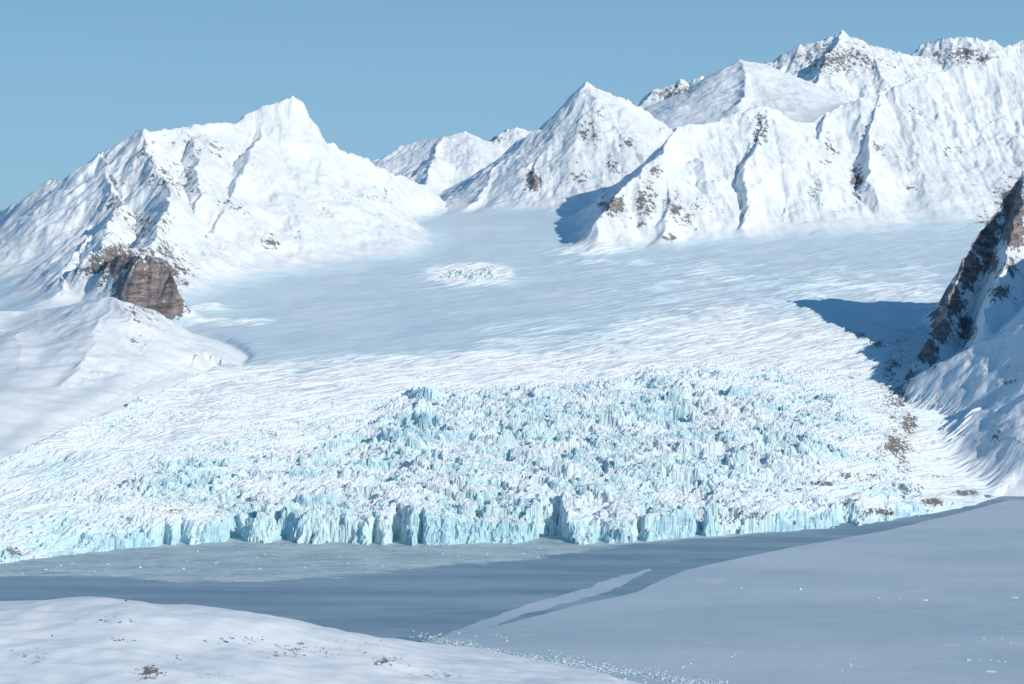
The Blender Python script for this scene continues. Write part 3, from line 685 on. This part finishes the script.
# the rubble nobody could count along the near shore
bm = bmesh.new(); q = random.Random(5)
for _ in range(1500):
    t_ = q.random(); px = 425 + 300 * t_ + q.gauss(0, 8); row_ = np.interp(px, [425, 460, 520, 600, 680, 740], [637, 645, 657, 668, 680, 688]) + q.gauss(0, 2.2)
    D = SEA(row_); x = (px - CX) / FOC * D; r_ = q.uniform(.6, 2.2)
    vs_ = [bm.verts.new((x + q.uniform(-1, 1) * r_ * 1.5, D + q.uniform(-1, 1) * r_ * 1.5, q.uniform(-.3, .9) * r_)) for _ in range(7)]
    bmesh.ops.convex_hull(bm, input=vs_)
me = bpy.data.meshes.new('ice_rubble'); bm.to_mesh(me); bm.free()
tag(link('ice_rubble', me, M_BLOCK), 'belt of broken ice rubble pushed up along the near shore', 'ice rubble', kind='stuff')
# stones on the near hill
def hill_z(x, y):
    i = np.argmin(abs(hc - (CX + FOC * x / y))); j = np.argmin(abs(hD - y)); return float(hz[i, j])
def hill_hit(px, row):
    i = int(np.argmin(abs(hc - px))); rr = hrow[i]; ok = np.nonzero((rr[:-1] >= row) & (rr[1:] < row))[0]
    j = int(ok[0]) if len(ok) else int(np.argmin(abs(rr - row))); return float(hX[i, j]), float(hY[i, j]), float(hz[i, j])
for px, row_, w_, lb in [(126, 601, 5, 'dark boulder alone just under the crest of the near snow hill'), (53, 635, 3.2, 'small dark boulder on the left slope of the near snow hill')]:
    x, y, zz_ = hill_hit(px, row_); put('boulder', STN[0], x, y, zz_ - .2, rng.uniform(0, 6), (w_, w_, w_ * .8), lb, 'boulder')
for cxp, cyp, sx_, sy_, n_ in [(150, 670, 12, 7, 22), (172, 660, 14, 3, 8), (385, 660, 12, 4, 16), (365, 651, 12, 3, 8), (350, 640, 30, 6, 12), (215, 675, 14, 3, 8), (255, 637, 14, 3, 6), (300, 655, 40, 8, 10)]:
    for _ in range(n_):
        x, y, zz_ = hill_hit(cxp + rng.gauss(0, sx_ * .6), min(683, cyp + rng.gauss(0, sy_ * .6))); w_ = rng.uniform(1., 3.)
        put('boulder', rng.choice(STN), x, y, zz_ - .15, rng.uniform(0, 6), (w_, w_, w_ * .7), 'small dark stone poking through the snow of the near hill', 'boulder', 'stones on the near snow hill')

# ------------------------------------------------------------------ light, sky, camera
SUN_AZ, SUN_EL = 131., 25.5     # degrees clockwise from the view axis, above the horizon
w = bpy.data.worlds.new('World'); bpy.context.scene.world = w; w.use_nodes = True
nt = w.node_tree; bg = nt.nodes['Background']
sk = nt.nodes.new('ShaderNodeTexSky'); sk.sky_type = 'NISHITA'; sk.sun_disc = False
sk.sun_elevation = math.radians(SUN_EL); sk.sun_rotation = math.radians(SUN_AZ); sk.altitude = 600; sk.air_density = 1.0; sk.dust_density = .1; sk.ozone_density = 1.6
tint = mixc(nt, 0., (1, 1, 1), (1, 1, 1)); tn = tint.node; tn.blend_type = 'MULTIPLY'; tn.inputs[0].default_value = 1.; nt.links.new(sk.outputs[0], tn.inputs[6]); tn.inputs[7].default_value = (.70, .98, 1.16, 1)
tc = nt.nodes.new('ShaderNodeTexCoord'); sx = nt.nodes.new('ShaderNodeSeparateXYZ'); nt.links.new(tc.outputs['Generated'], sx.inputs[0])
rp_ = nt.nodes.new('ShaderNodeValToRGB'); nt.links.new(sx.outputs[2], rp_.inputs[0]); e_ = rp_.color_ramp.elements
K_ = 1 / .062
for p_, c_ in [(0., (.29, .515, .71)), (.10, (.25, .48, .70)), (.22, (.16, .35, .54)), (.5, (.065, .215, .44)), (1., (.04, .15, .35))]:
    el_ = e_[0] if p_ == 0 else (e_[len(e_) - 1] if p_ == 1 else e_.new(p_)); el_.color = (*c_, 1)
sc_n = nt.nodes.new('ShaderNodeVectorMath'); sc_n.operation = 'SCALE'; nt.links.new(rp_.outputs[0], sc_n.inputs[0]); sc_n.inputs[3].default_value = K_
nt.links.new(mixc(nt, .85, tint, sc_n.outputs[0]), bg.inputs[0]); bg.inputs[1].default_value = .062
sl_ = bpy.data.lights.new('sun', 'SUN'); sl_.energy = 3.3; sl_.angle = math.radians(.5); sl_.color = (1, .935, .83)
so = bpy.data.objects.new('sun', sl_); bpy.context.scene.collection.objects.link(so)
from mathutils import Vector
az, el = math.radians(SUN_AZ), math.radians(SUN_EL)
sd = Vector((math.sin(az) * math.cos(el), math.cos(az) * math.cos(el), math.sin(el)))
so.rotation_euler = sd.to_track_quat('Z', 'Y').to_euler()
cam = bpy.data.cameras.new('camera'); co_ = bpy.data.objects.new('camera', cam); bpy.context.scene.collection.objects.link(co_)
cam.sensor_width = 36; cam.lens = 36 * FOC / 1024; cam.shift_y = (HORIZON - 342) / 1024; cam.clip_start = 10; cam.clip_end = 200000
co_.location = (0, 0, CAMZ); co_.rotation_euler = (math.radians(90), 0, 0)
S = bpy.context.scene; S.camera = co_
S.view_settings.view_transform = 'Standard'; S.view_settings.look = 'None'; S.view_settings.exposure = 0
S.render.filter_size = 1.8; S.render.engine = 'CYCLES'; S.cycles.use_denoising = True; S.cycles.max_bounces = 6; S.cycles.diffuse_bounces = 4
log('done')
